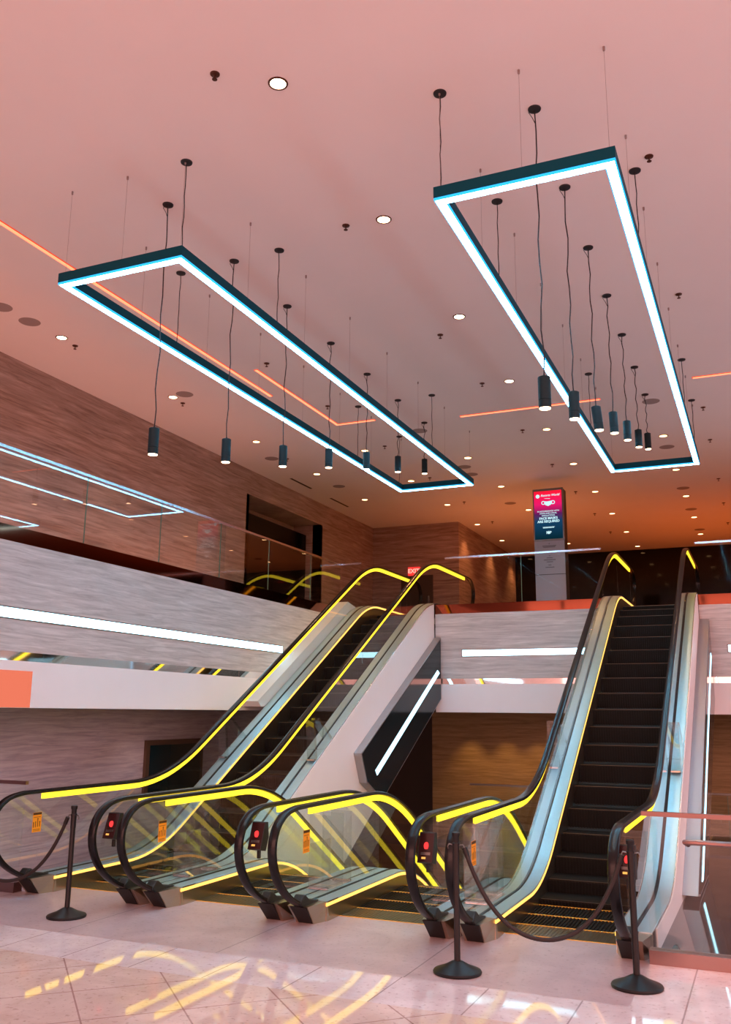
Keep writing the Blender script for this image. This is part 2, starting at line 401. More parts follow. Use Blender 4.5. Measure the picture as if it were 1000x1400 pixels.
barrier((-.97, 16.80), (5.4, 16.80), 3.93, 4.87, M['rail_metal'], [.6, 2.2, 3.8], 'upstairs glass railing right of the right rising escalator', gm='glass_clear')
rr = barrier((-1.0, 7.93), (5.6, 7.93), .10, 1.125, M['pink_metal'], [.9, 2.6, 4.2], 'ground floor glass barrier with copper cap at the right edge', base=(.06, .10, M['pink_metal']))
tb = MB().tube([(-.66, 7.86, .90), (-.68, 7.80, .92), (-.6, 7.78, .925), (-.3, 7.78, .925), (5.5, 7.78, .925)], .022, 10); tb.tube([(.3, 7.80, .92), (.3, 7.92, .88)], .010); tb.tube([(2.6, 7.80, .92), (2.6, 7.92, .88)], .010)
tb.build('grab_rail', M['pink_metal'], rr, smooth=True)
barrier((-12, 7.93), (-7.43, 7.93), .10, 1.125, M['pink_metal'], [-10.5, -8.9], 'ground floor glass barrier with copper cap at the left edge', base=(.06, .10, M['pink_metal']))
# landing guard below, in front of the brown wall
struct('floor', box(-6.3, 5.5, 18.0, 20, -.70, -.55), M['low_floor'], 'low landing in front of the brown stone wall', 'floor')
barrier((-5.55, 18.05), (5.4, 18.05), -.55, .53, M['steel_dark'], [-4.0, -2.4, -.8, .8, 2.4], 'dark glass guard on the landing before the brown wall')

# ------------------------------------------------------------------ escalators
SL = .5795
def ramp(y, ya, yb, yc, yd, z0, sgn):
    """flat, easing into slope, straight, easing out; returns z"""
    z = z0
    def seg(y, a, b, s0, s1):
        t = max(0, min(y, b) - a); L = b - a
        return s0 * t + (s1 - s0) * t * t / (2 * L) if t > 0 else 0
    z += sgn * (seg(y, ya, yb, 0, SL) + seg(y, yb, yc, SL, SL) + seg(y, yc, yd, SL, 0))
    return z
def rail_up(y): return ramp(y, 9.5, 10.95, 16.1, 17.5, 1.03, 1)
def deck_up(y): return ramp(y, 9.35, 10.45, 15.95, 17.0, .18, 1)
def rail_dn(y): return ramp(y, 9.4, 10.8, 15.975, 17.375, 1.03, -1)
def deck_dn(y): return ramp(y, 9.85, 10.95, 16.325, 17.425, .18, -1)

NOSE = [(8.04, .155), (7.86, .175), (7.68, .235), (7.50, .34), (7.37, .47), (7.29, .62), (7.28, .77), (7.345, .90), (7.48, .99), (7.66, 1.025), (7.80, 1.03)]
def smooth(pts, k=4):
    out = []
    for i in range(len(pts) - 1):
        p0 = pts[max(i - 1, 0)]; p1 = pts[i]; p2 = pts[i + 1]; p3 = pts[min(i + 2, len(pts) - 1)]
        for j in range(k):
            t = j / k
            out.append(tuple(.5 * ((2 * p1[c]) + (-p0[c] + p2[c]) * t + (2 * p0[c] - 5 * p1[c] + 4 * p2[c] - p3[c]) * t * t + (-p0[c] + 3 * p1[c] - 3 * p2[c] + p3[c]) * t ** 3) for c in (0, 1)))
    out.append(pts[-1]); return out

def frange(a, b, st):
    n = max(1, int(math.ceil((b - a) / st))); return [a + (b - a) * i / n for i in range(n + 1)]

def escalator(xc, up_, label, last_out, clad_r, panel):
    rail, deck = (rail_up, deck_up) if up_ else (rail_dn, deck_dn)
    YE = 19.85 if up_ else 19.6
    zf = rail(30) - 1.03
    r = thing('escalator', (xc, 8.0, 0), label, 'escalator')
    near = smooth(NOSE); far = [(YE - (p[0] - 7.28), p[1] + zf) for p in reversed(near)]
    y1 = far[0][0]
    mid = [(y, rail(y)) for y in frange(7.80, y1, .14)]
    path = near[:-1] + mid + far[1:]
    for sgn in (-1, 1):                        # the two balustrades
        c = xc + sgn * .635
        inn = -sgn                              # direction of the steps
        hr = [(-.040, -.016), (-.042, 0), (-.036, .013), (-.02, .019), (0, .020), (.02, .019), (.036, .013), (.042, 0), (.040, -.016), (.024, -.022), (-.024, -.022)]
        MB().sweep(path, hr, c).build('handrail', M['rubber'], r, smooth=True)
        lp = [(y, rail(y)) for y in frange(7.97, y1 - .15, .14)]
        MB().sweep(lp, [(-.013, -.080), (-.013, -.022), (.013, -.022), (.013, -.080)], c).build('handrail_light', M['led_yellow'], r)
        # glass: newel panes and straight panes
        off = []
        for i, p in enumerate(near):
            a = near[max(i - 1, 0)]; b = near[min(i + 1, len(near) - 1)]
            ty, tz = b[0] - a[0], b[1] - a[1]; L = math.hypot(ty, tz); off.append((p[0] + .022 * tz / L, p[1] - .022 * ty / L))
        poly = [p for p in off if p[0] < 7.945 and not (p[0] > 7.9 and p[1] < .5)] + [(7.945, 1.008), (7.945, .17)]
        MB().prism(poly, c - .006, c + .006).build('glass_pane', M['glass'], r)
        fp = [(YE - (p[0] - 7.28), p[1] + zf) for p in poly]
        MB().prism(fp, c - .006, c + .006).build('glass_pane', M['glass'], r)
        cuts = [7.955, 9.55, 11.6, 13.6, 15.6, 17.4, YE - .675]
        for a, b in zip(cuts, cuts[1:]):
            ys = frange(a + .003, b - .003, .12)
            t = [(y, rail(y) - .085 * (1.0 if y < 9.4 else 1.08)) for y in ys]; bt = [(y, deck(y) - .012) for y in ys]
            MB().prism(t + bt[::-1], c - .006, c + .006).build('glass_pane', M['glass'], r)
        dp = [(y, deck(y)) for y in frange(8.10, YE - .85, .12)]
        w = lambda prof: [(inn * x, n_) for x, n_ in prof]
        MB().sweep(dp, w([(.012, -.018), (.012, 0), (.132, -.006), (.138, -.012), (.138, -.02)]), c).build('inner_deck', M['steel_deck'], r)
        MB().sweep(dp, w([(-.150, -.018), (-.150, -.004), (-.146, 0), (-.024, 0), (-.024, -.018)]), c).build('outer_deck', M['steel_deck'], r)
        MB().sweep(dp, w([(-.024, -.016), (-.024, .003), (-.008, .010), (-.0062, .010), (-.0062, -.016)]), c).build('glass_gasket', M['black'], r)
        MB().sweep(dp, w([(.118, -.050), (.118, -.021), (.1405, -.021), (.1405, -.050)]), c).build('skirt_light', M['led_skirt'], r)
        MB().sweep(dp, w([(.120, -.34), (.120, -.051), (.134, -.051), (.134, -.34)]), c).build('skirt_panel', M['skirt'], r)
        MB().sweep(dp, w([(-.157, -.30), (-.157, -.005), (-.150, -.005), (-.150, -.30)]), c).build('outer_skirt', M['steel'], r)
        # newel foot: steel shoe, black mouth
        ft = MB()
        o1, i1, i2 = -.10, .075, .138
        lo = [(c + inn * o1, 7.96), (c + inn * i1, 7.96), (c + inn * i2, 8.14), (c + inn * i2, 8.34), (c + inn * -.155, 8.34), (c + inn * -.155, 8.10)]
        hi = [(c + inn * (o1 - .012), 7.80), (c + inn * (i1 + .012), 7.80), (c + inn * i2, 8.12), (c + inn * i2, 8.34), (c + inn * -.155, 8.34), (c + inn * -.155, 8.08)]
        n = len(lo); ft.v = [(x, y, 0.) for x, y in lo] + [(x, y, .172 + (0 if y > 8 else .0)) for x, y in hi]
        ft.f = [tuple(range(n)), tuple(reversed(range(n, 2 * n)))] + [(i, (i + 1) % n, n + (i + 1) % n, n + i) for i in range(n)]
        ft.build('newel_foot', M['skirt'], r)
        bk = MB(); x0, x1 = sorted((c - .073, c + .068))
        bk.v = [(x0, 7.952, .004), (x1, 7.952, .004), (x1 + .01, 7.785, .168), (x0 - .01, 7.785, .168), (x0, 7.99, .004), (x1, 7.99, .004), (x1 + .01, 7.84, .168), (x0 - .01, 7.84, .168)]
        bk.f = [(0, 1, 2, 3), (4, 7, 6, 5), (0, 4, 5, 1), (3, 2, 6, 7), (0, 3, 7, 4), (1, 5, 6, 2)]
        bk.build('foot_front', M['black'], r)
        cp = MB().prism([(7.74, .205), (7.80, .165), (8.12, .150), (8.13, .180), (7.93, .215), (7.85, .265), (7.81, .27)], c - .048, c + .048)
        cp.build('handrail_inlet', M['black'], r, bevel=.012)
    # steps
    ya0 = 9.72 if up_ else 10.12
    if up_:
        hs = [.06, .19, .36] + [.56 + .2318 * k for k in range(12)]; hs += [3.33, 3.53, 3.68, 3.79, 3.84]
        hs = hs[:15] + [3.33, 3.53, 3.68, 3.79, 3.84]
    else:
        hs = [-.06, -.19, -.36] + [-.56 - .2318 * k for k in range(12)] + [-3.33, -3.53, -3.68, -3.79, -3.84]
    x0, x1 = xc - .498, xc + .498
    for k, h in enumerate(hs):
        y = ya0 + .4 * k
        prev = hs[k - 1] if k else 0.
        m = MB()
        if up_:
            m.prism([(y + .03, prev - .03), (y + .006, prev + .0), (y, h - .02), (y + .004, h - .004), (y + .012, h), (y + .40, h), (y + .40, h - .04), (y + .05, h - .05)], x0, x1)
            for q in range(30): m.box(x0 + .0165 + q * .033, x0 + .03 + q * .033, y - .004, y + .002, prev + .0, h - .012)
        else:
            m.prism([(y, h), (y + .40, h), (y + .40, h - .20), (y + .38, h - .2), (y + .37, h - .03), (y, h - .03)], x0, x1)
        st = m.build('step', M['step'], r)
        ln = MB().box(x0 + .02, x1 - .02, y - (.002 if up_ else -.38), y + (.012 if up_ else .4), h - .001, h + .0015)
        ln.build('step_edge', M['comb'], st)
    for k, (a, b) in enumerate(((8.37, 8.80), (8.80, 9.26), (9.26, 9.726)) + (() if up_ else ((9.726, ya0),))):
        st = MB().box(x0, x1, a + .002, b - .002, -.05, -.006 if k else -.001)
        for q in range(30): st.box(x0 + .01 + q * .033, x0 + .026 + q * .033, a + .004, b - .02, -.006, 0.003)
        s2 = st.build('flat_step' if k else 'comb_plate', M['step'] if k else M['comb'], r)
        box(x0, x1, b - .022, b - .004, -.004, .005).build('yellow_edge', M['yellow_line'], s2)
    box(x0, x1, 8.37, 8.385, -.01, .004).build('floor_trim', M['yellow_line'], r)
    if up_:
        box(x0, x1, ya0 + .4 * len(hs), 19.0, 3.79, 3.85).build('landing_plate', M['comb'], r)
    # truss sides
    def clad(xa, xb, name, mat, lo=2.0, yA=8.35, yB=16.66):
        ys = frange(yA, yB, .2)
        t = [(y, deck(y) - .02) for y in ys]; bt = [(y, max(deck(y) - lo, -1.3 if up_ else -9)) for y in ys]
        MB().prism(t + bt[::-1], xa, xb).build(name, mat, r)
    if up_:
        clad(xc + .635 + .158, xc + .635 + .166, 'side_cladding', M['white'])
        clad(xc - .635 - .166, xc - .635 - .158, 'side_cladding', M['white'])
        ys = frange(8.4, 16.64, .2)
        MB().prism([(y, max(deck(y) - 1.98, -1.3)) for y in ys] + [(y, max(deck(y) - 2.0, -1.32)) for y in reversed(ys)], xc - .79, xc + .79).build('soffit', M['white'], r)
        MB().prism([(y, deck(y) - .42) for y in frange(8.4, 18.9, .3)] + [(y, deck(y) - .45) for y in reversed(frange(8.4, 18.9, .3))], xc - .63, xc + .63).build('step_well', M['black'], r)
    else:
        clad(xc + .635 + .150, xc + .635 + .156, 'side_cladding', M['steel_dark'], 1.2, 8.38, 18.5)
        clad(xc - .635 - .156, xc - .635 - .150, 'side_cladding', M['steel_dark'], 1.2, 8.38, 18.5)
    # lit side panel on the outside right
    if panel:
        X0 = xc + .635 + .166; X1 = X0 + panel['d']
        P = panel['poly']; cy = sum(p[0] for p in P) / len(P); cz = sum(p[1] for p in P) / len(P)
        pn = MB().prism(P, X0, X1).build('side_panel', M['panel_rim'], r, bevel=.004)
        def inset(P, d):
            out = []
            for i in range(len(P)):
                a, b, c_ = Vector(P[i - 1]), Vector(P[i]), Vector(P[(i + 1) % len(P)])
                e1 = (b - a).normalized(); e2 = (c_ - b).normalized()
                n1 = Vector((-e1.y, e1.x)); n2 = Vector((-e2.y, e2.x))
                bis = (n1 + n2).normalized(); k = d / max(.3, bis.dot(n1)); out.append(tuple(b + bis * k))
            return out
        MB().prism(inset(P, .022), X1 - .003, X1 + .004).build('panel_face', M['gloss_black'], pn)
        MB().prism(panel['strip'], X1 + .002, X1 + .009).build('light_strip', M['led_panel'], pn)
    # warning sticker on the left newel glass, indicator box on the right one
    c = xc - .635
    s_ = box(c + .006, c + .0075, 7.85, 7.98, .615, .815).build('warning_sticker', M['sticker'], r)
    ink = MB().box(c + .0076, c + .0082, 7.852, 7.978, .790, .813)
    for yy, zz, hh in ((7.865, .665, .04), (7.895, .665, .045), (7.925, .667, .075), (7.955, .668, .04)):
        ink.box(c + .0076, c + .0082, yy - .005, yy + .005, zz, zz + hh)
        ink.prism([(yy + .008 * math.cos(a), zz + hh + .007 + .008 * math.sin(a)) for a in [q * PI / 4 for q in range(8)]], c + .0076, c + .0082)
    ink.box(c + .0076, c + .0082, 7.862, 7.962, .765, .769); ink.box(c + .0076, c + .0082, 7.862, 7.962, .640, .644); ink.box(c + .0076, c + .0082, 7.862, 7.962, .628, .631)
    ink.build('pictogram', M['sticker_dark'], s_)
    c = xc + .635
    bc = Vector((c + .072, 7.50, .80)); ca, sa = math.cos(math.radians(3)), math.sin(math.radians(3))
    def turned(m_, name, mat, par, bev=0.):
        m_.v = [(bc.x + x * ca - y * sa, bc.y + x * sa + y * ca, bc.z + z) for x, y, z in m_.v]
        return m_.build(name, mat, par, bevel=bev)
    ty = lambda z: -.045 + .045 * z / .12                      # leaning face
    bx = MB().prism([(ty(-.115), -.115), (ty(.115), .115), (.055, .110), (.075, -.02), (.02, -.135)], -.066, .066)
    bx.box(-.014, .014, .0, .03, -.20, -.115)
    b_ = turned(bx, 'indicator_box', M['black'], r, .004)
    def onface(za, zb, w0, w1, mat, name, th):
        turned(MB().prism([(ty(za) - th, za), (ty(zb) - th, zb), (ty(zb) + .002, zb), (ty(za) + .002, za)], w0, w1), name, mat, b_)
    onface(-.105, .105, -.058, .058, M['box_face'], 'indicator_face', .003)
    turned(MB().prism([(.002 + .019 * math.cos(q * PI / 8), .012 + .030 * math.sin(q * PI / 8)) for q in range(16)], ty(.012) - .012, ty(.012) + .006, 'y'), 'red_lamp', M['red_lamp'], b_)
    onface(-.085, -.070, -.030, .004, M['amber_lamp'], 'amber_lamp', .006)
    onface(-.055, -.035, -.04, .04, M['steel_dark'], 'key_switch', .005)
    # clear guards that keep people off the outer decks
    if up_:
        for sgn in (-1, 1):
            cc = xc + sgn * .635
            a_, b2 = sorted((cc + sgn * .02, cc + sgn * .145))
            g = MB(); ys = (11.70, 11.62, 11.80, 12.20)
            g.prism([(11.68, deck(11.68)), (11.60, 1.80), (11.80, 1.80), (11.82, 1.76), (11.66, 1.76), (11.74, deck(11.74))], a_, b2)
            g.prism([(11.80, 1.80), (12.22, deck(12.22)), (12.17, deck(12.17)), (11.77, 1.77)], a_, b2)
            g.box(a_, b2, 11.66, 12.26, deck(11.96) - .002, deck(11.96) + .004)
            g.build('deck_guard', M['acrylic'], r)
            box(a_ + .01, b2 - .01, 11.64, 11.76, deck(11.7), deck(11.7) + .02).build('guard_clip', M['steel'], r)
    return r

PA = dict(d=.13, poly=[(12.92, 1.28), (13.15, .84), (13.77, .54), (16.66, 2.14), (16.66, 3.30)],
          strip=[(13.46, 1.01), (13.53, .93), (16.55, 2.62), (16.44, 2.67)])
PD = dict(d=.16, poly=[(10.6, .05), (10.9, .0), (12.3, .0), (16.66, 2.14), (16.66, 3.50)],
          strip=[(11.2, .10), (11.38, .10), (16.45, 2.85), (16.35, 2.90)])
XA, XBq, XC, XD = -6.60, -4.995, -3.39, -1.785
escalator(XA, True, 'leftmost escalator, rising, white sided with a slanted black light panel', None, 1, PA)
escalator(XBq, False, 'descending escalator directly right of the leftmost rising one', None, 0, None)
escalator(XC, False, 'descending escalator directly left of the right rising one', None, 0, None)
escalator(XD, True, 'rightmost escalator, rising, its dark steps seen head on', None, 1, PD)

# clear acrylic barrier boxes standing between neighbouring balustrades
for i, (xg, lab) in enumerate((((XA + XBq) / 2, 'between the leftmost escalator and its descending neighbour'), ((XBq + XC) / 2, 'between the two descending escalators'), ((XC + XD) / 2, 'between the right descending and right rising escalators'))):
    m = MB()
    for yy in (8.55, 8.85, 9.05): m.box(xg - .12, xg + .12, yy, yy + .006, .19, .88)
    m.box(xg - .12, xg + .12, 8.5, 9.12, .183, .189)
    m.box(xg - .12, xg - .115, 8.556, 9.05, .19, .60)
    g_ = m.build('acrylic_barrier', M['acrylic']); tag(g_, 'clear acrylic anti-climb barrier ' + lab, 'barrier', 'clear barriers between escalators')
    MB().box(xg - .10, xg + .10, 8.53, 8.56, .185, .205).box(xg - .10, xg + .10, 9.06, 9.09, .185, .205).build('clamp', M['steel'], g_)

# ------------------------------------------------------------------ suspended light frames
def light_frame(x0, x1, y0, y1, zb, label, cords, wires):
    r = thing('suspended_light_frame', ((x0 + x1) / 2, (y0 + y1) / 2, zb), label, 'light', 'suspended rectangular light frames')
    w, h = .085, .105
    def ring(m, a0, a1, b0, b1, w, z0, z1):
        outer = [(a0, b0), (a1, b0), (a1, b1), (a0, b1)]; inner = [(a0 + w, b0 + w), (a1 - w, b0 + w), (a1 - w, b1 - w), (a0 + w, b1 - w)]
        b = len(m.v)
        m.v += [(x, y, z0) for x, y in outer] + [(x, y, z0) for x, y in inner] + [(x, y, z1) for x, y in outer] + [(x, y, z1) for x, y in inner]
        for i in range(4):
            j = (i + 1) % 4
            m.f += [(b + i, b + j, b + 4 + j, b + 4 + i), (b + 8 + i, b + 12 + i, b + 12 + j, b + 8 + j), (b + i, b + 8 + i, b + 8 + j, b + j), (b + 4 + i, b + 4 + j, b + 12 + j, b + 12 + i)]
        return m
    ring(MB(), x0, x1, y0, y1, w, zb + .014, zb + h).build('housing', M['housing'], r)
    df = ring(MB(), x0 + .002, x1 - .002, y0 + .002, y1 - .002, w - .004, zb - .006, zb + .016).build('diffuser', M['bloom_edge'], r)
    ring(MB(), x0 + .010, x1 - .010, y0 + .010, y1 - .010, w - .020, zb - .009, zb - .005).build('diffuser_core', M['led_white'], df)
    for cx, cy in cords:
        MB().lathe([(.005, -.020), (.030, -.018), (.050, -.011), (.052, -.003), (.052, 0)], (cx, cy, H_CE), 20).build('canopy', M['cord'], r, smooth=True)
        pts = [(cx + .004 * math.sin(k * 2.1 + cx * 7), cy + .004 * math.cos(k * 1.7 + cy), zb + h + (H_CE - .02 - zb - h) * k / 8) for k in range(9)]
        MB().tube(pts, .0045, 6).build('power_cord', M['cord'], r)
    for cx, cy in wires:
        m = MB().tube([(cx, cy, zb + h), (cx, cy, H_CE - .03)], .0013, 5); m.lathe([(.006, -.035), (.009, -.03), (.009, 0)], (cx, cy, H_CE), 8)
        m.build('suspension_wire', M['wire'], r)
def wires(x0, x1, ys): return [(x, y) for x in (x0 + .043, x1 - .043) for y in ys]
ysw = [5.9, 7.02, 8.22, 9.40, 10.6, 11.8, 13.0, 14.34]
light_frame(-5.625, -4.285, 5.86, 14.40, 5.655, 'left suspended rectangular frame of cool white light',
            [(-4.33, 5.92), (-4.33, 7.61), (-4.33, 12.41), (-5.58, 7.64), (-5.58, 12.47), (-5.56, 14.2)], wires(-5.625, -4.285, ysw) + [(-4.95, 5.90)])
light_frame(-2.02, -.68, 5.86, 14.40, 5.655, 'right suspended rectangular frame of cool white light',
            [(-1.98, 5.92), (-1.98, 7.58), (-1.98, 12.41), (-.72, 7.57), (-.72, 12.35), (-.72, 14.12)], wires(-2.02, -.68, ysw) + [(-1.35, 5.90)])

ORD = ['first', 'second', 'third', 'fourth', 'fifth', 'sixth', 'seventh', 'eighth', 'ninth']
def pendant(x, y, zb, lean, label):
    r = thing('pendant_lamp', (x, y, zb), label, 'pendant lamp', 'black cylinder pendants')
    MB().lathe([(.005, -.020), (.032, -.018), (.050, -.011), (.052, -.003), (.052, 0)], (x, y, H_CE), 20).build('canopy', M['cord'], r, smooth=True)
    MB().tube([(x - .03, y, H_CE), (x - .045, y - .01, H_CE - .03), (x - .02, y, H_CE - .075), (x, y, H_CE - .13)], .003, 5).build('cord_hook', M['cord'], r)
    n = 12; top = zb + .245
    pts = [(x + (.010 * math.sin(k * 1.9 + y * 3) if 0 < k < n else 0), y + (.008 * math.cos(k * 1.3 + y) if 0 < k < n else 0), top + (H_CE - .02 - top) * k / n) for k in range(n + 1)]
    MB().tube(pts, .0055, 6).build('cord', M['cord'], r)
    b = MB().lathe([(.039, .004), (.047, .0), (.047, .058), (.0435, .060), (.0435, .066), (.047, .068), (.047, .243), (.040, .247), (.010, .247), (.009, .262)], (x, y, zb), 28).build('lamp_body', M['pendant'], r, smooth=True)
    l_ = MB().lathe([(.041, -.001), (.041, .010)], (x, y, zb), 24).build('lens', M['lens'], r)
    if lean:
        for o in (b, l_):
            me = o.data
            for v in me.vertices:
                v.co.x += -lean * (v.co.z - .247)
    spot(r, (x, y, zb - .01), 26, (1, .72, .5), math.radians(70), .8, .035)
for k, z in enumerate((4.12, 4.36, 4.62, 4.91, 5.19, 5.45, 5.72)):
    pendant(-4.89, 6.43 + 1.2 * k, z, (0, 0, 0, 0, 0, 0, 0)[k], 'black cylinder pendant inside the left light frame, %s from the front' % ORD[k])
for k, z in enumerate((4.085, 4.37, 4.62, 4.94, 5.20, 5.44, 5.74)):
    pendant(-1.345, 6.39 + 1.2 * k, z, (.0, .0, .09, .03, .0, .0, .0)[k], 'black cylinder pendant inside the right light frame, %s from the front' % ORD[k])

# ------------------------------------------------------------------ ceiling fittings
DL = {'over the left gallery': (-8.05, [8.54, 11.0, 13.54, 15.97, 18.41]),
      'just left of the left light frame': (-6.47, [14.78, 17.2, 19.58, 22.0, 24.38, 26.7]),
      'in line with the left light frame': (-4.855, [15.95, 18.34, 20.79, 23.1, 25.49]),
      'midway between the two light frames': (-3.09, [5.33, 7.47, 9.89, 12.27, 14.75, 17.1, 19.53, 21.91, 24.34, 26.6]),
      'in line with the right light frame': (-1.31, [15.87, 18.27, 20.67, 23.05, 25.34])}
def ringmesh(x, y, r0, r1, h, seg=28):
    m = MB(); prof = [(r0, -h), (r1, -h), (r1 + .002, 0), (r0, 0)]
    for k in range(seg):
        a = 2 * PI * k / seg; m.v += [(x + r * math.cos(a), y + r * math.sin(a), H_CE + z) for r, z in prof]
    for k in range(seg):
        j = (k + 1) % seg
        m.f += [(k * 4 + i, j * 4 + i, j * 4 + (i + 1) % 4, k * 4 + (i + 1) % 4) for i in range(4)]
    return m
for row, (x, ys) in DL.items():
    for k, y in enumerate(ys):
        if (x == -3.09 and y == 17.1) : pass
        lab = 'recessed downlight %s, %s from the front' % (row, (ORD + ['tenth'])[k])
        R0 = .062 if y < 15 else .066
        f = ringmesh(x, y, R0, R0 + .014, .006).build('downlight', M['bronze'], smooth=True)
        tag(f, lab, 'downlight', 'recessed ceiling downlights')
        MB().lathe([(R0, -.003), (R0, 0)], (x, y, H_CE), 24).build('lens', M['lens'] if y < 13 else M['lens_far'], f)
        spot(f, (x, y, H_CE - .01), 60 if y < 16 else 80, (1, .55, .30) if y < 16 else (1, .40, .14), math.radians(75 if x > -6 else 95), .7, .05)
SPK = {'at the left edge over the gallery': [(-8.08, 8.0), (-8.09, 7.54), (-7.81, 10.96), (-8.34, 14.62), (-8.07, 17.07)],
       'beyond the left frame': [(-5.12, 14.03), (-5.11, 16.55), (-5.15, 17.15), (-5.08, 19.96)],
       'beyond the right frame': [(-1.30, 13.95), (-1.32, 16.75), (-1.31, 19.9), (-1.31, 22.1), (-1.29, 24.7)]}
for row, ps in SPK.items():
    for k, (x, y) in enumerate(ps):
        if abs(y - 16.75) < .01: y = 16.59
        f = MB().lathe([(.128, -.003), (.132, 0)], (x, y, H_CE), 28).build('ceiling_speaker', M['grille'])
        tag(f, 'grey round ceiling speaker %s, %s from the front' % (row, ORD[k]), 'speaker', 'round ceiling speakers')
SPR = {'over the left gallery': (-8.07, [8.82, 11.29, 14.74]), 'left of the left frame': (-6.02, [10.33, 12.27, 14.65, 17.09, 19.44, 21.8]),
       'midway between the light frames': (-3.48, [5.05, 7.43, 10.32, 12.21, 14.64, 17.0, 19.38, 21.77, 24.19]), 'by the right edge of the right frame': (-.58, [7.4, 10.27, 14.54, 16.4, 19.32, 21.67, 24.04])}
for row, (x, ys) in SPR.items():
    for k, y in enumerate(ys):
        f = MB().lathe([(.006, -.052), (.020, -.050), (.020, -.046), (.006, -.044), (.005, -.016), (.012, -.014), (.036, -.008), (.038, 0)], (x, y, H_CE), 16).build('ceiling_sprinkler', M['bronze'], smooth=True)
        tag(f, 'sprinkler head %s, %s from the front' % (row, ORD[k]), 'sprinkler', 'ceiling sprinkler heads')
for k, (a, b) in enumerate(((16.09, 17.03), (17.99, 18.95))):
    tag(box(-8.735, -8.685, a, b, H_CE - .004, H_CE).build('ceiling_air_slot', M['black']), '%s thin black air slot in the ceiling by the left stone wall' % ('nearer' if k == 0 else 'farther'), 'vent', 'ceiling air slots')
def redline(pts, label, w=.03):
    m = MB(); 
    for (x0, y0), (x1, y1) in zip(pts, pts[1:]):
        m.box(min(x0, x1) - w, max(x0, x1) + w, min(y0, y1) - w, max(y0, y1) + w, H_CE - .006, H_CE)
    f = m.build('ceiling_light_line', M['red_edge']); tag(f, label, 'light', 'red orange light lines in the ceiling')
    m = MB(); w -= .010
    for (x0, y0), (x1, y1) in zip(pts, pts[1:]):
        m.box(min(x0, x1) - w, max(x0, x1) + w, min(y0, y1) - w, max(y0, y1) + w, H_CE - .012, H_CE - .003)
    m.build('diffuser', M['led_red'], f)
redline([(-6.62, 2.0), (-6.62, 11.5)], 'long straight red light line in the ceiling left of the left frame')
redline([(-6.28, 10.5), (-6.28, 13.18), (-5.62, 13.18)], 'L-shaped red light line in the ceiling inside the left frame')
redline([(-4.21, 13.54), (-2.03, 13.54)], 'straight red light line in the ceiling between the two frames')
redline([(-.61, 13.12), (3.0, 13.12)], 'red light line in the ceiling at the right picture edge')

# ------------------------------------------------------------------ exit sign, totem
e = thing('exit_sign', (-8.0, 21.44, 5.26), 'small red exit sign over the brown door upstairs', 'sign')
box(-8.15, -7.84, 21.42, 21.5, 5.285, 5.50).build('sign_body', M['exit'], e)
text('EXIT', .15, -7.995, 21.416, 5.392, M['exit_text'], e, bold=.004)

TX0, TX1, TY, TZ = -4.11, -3.49, 18.0, 6.38
t = thing('sign_totem', ((TX0 + TX1) / 2, 18.15, H_UP), 'tall grey signboard pillar with a lit red and blue screen on top', 'sign')
box(TX0 + .012, TX1 - .005, TY + .012, TY + .33, H_UP, TZ - .008).build('totem_body', M['black'], t, bevel=.004)
box(TX0, TX1, TY, TY + .03, 5.30, TZ).build('screen_frame', M['steel_dark'], t)
sc = box(TX0 + .025, TX1 - .03, TY - .006, TY + .002, 5.33, TZ - .05).build('screen', screen_mat(5.33, TZ - .05), t)
box(TX0 + .008, TX1 - .008, TY - .004, TY + .02, 4.62, 5.292).build('directory_panel', M['totem'], t)
dp = box(TX0 + .008, TX1 - .008, TY - .004, TY + .02, H_UP + .02, 4.606).build('lower_panel', M['totem'], t)
cx = (TX0 + TX1) / 2
yT = TY - .009
text('Resorts World', .062, cx + .045, yT, 6.235, M['text_white'], sc, shear=.35, bold=.001)
MB().prism([(cx - .205 + .040 * math.cos(a), 6.225 + .040 * math.sin(a)) for a in [q * PI / 12 for q in range(24)]], yT - .002, yT, 'y').build('round_emblem', M['text_white'], sc)
MB().prism([(cx - .05, 6.175), (cx + .05, 6.168), (cx + .04, 6.160), (cx - .08, 6.172)], yT - .002, yT, 'y').build('flourish', M['text_white'], sc)
mk = [(cx - .075, 6.115), (cx - .02, 6.108), (cx + .03, 6.112), (cx + .085, 6.120), (cx + .085, 6.07), (cx + .060, 6.035), (cx + .005, 6.012), (cx - .045, 6.030), (cx - .075, 6.065)]
m = MB().prism(mk, yT - .002, yT, 'y')
for s_ in (-1, 1):
    cxx = cx + .005 + s_ * .098
    pts = [(cxx + .034 * math.cos(a), .0 + 6.083 + .032 * math.sin(a), ) for a in [q * PI / 8 for q in range(17)]]
    m.tube([(p[0], yT - .001, p[1]) for p in pts], .008, 6)
m.build('mask_symbol', M['text_white'], sc)
for s, sz, z, bd in (('IN ACCORDANCE WITH', .040, 5.905, .0005), ('STATE AND LOCAL', .040, 5.860, .0005), ('REGULATIONS', .040, 5.815, .0005), ('FACE MASKS', .066, 5.757, .002), ('ARE REQUIRED', .066, 5.692, .002)):
    text(s, sz, cx, yT, z, M['text_white'], sc, bold=bd)
m = MB()
for q in range(12): m.box(cx - .115 + q * .019, cx - .115 + q * .019 + .014, yT - .001, yT, 5.555, 5.575)
m.box(cx - .125, cx + .125, yT - .001, yT, 5.579, 5.583)
m.build('caption_line', M['text_white'], sc)
text('R P', .075, cx, yT, 5.46, M['text_white'], sc, bold=.002)
MB().prism([(cx - .004, 5.43), (cx - .022, 5.46), (cx - .012, 5.475), (cx, 5.505), (cx + .012, 5.475), (cx + .022, 5.46), (cx + .004, 5.43)], yT - .002, yT, 'y').build('leaf_emblem', M['text_white'], sc)
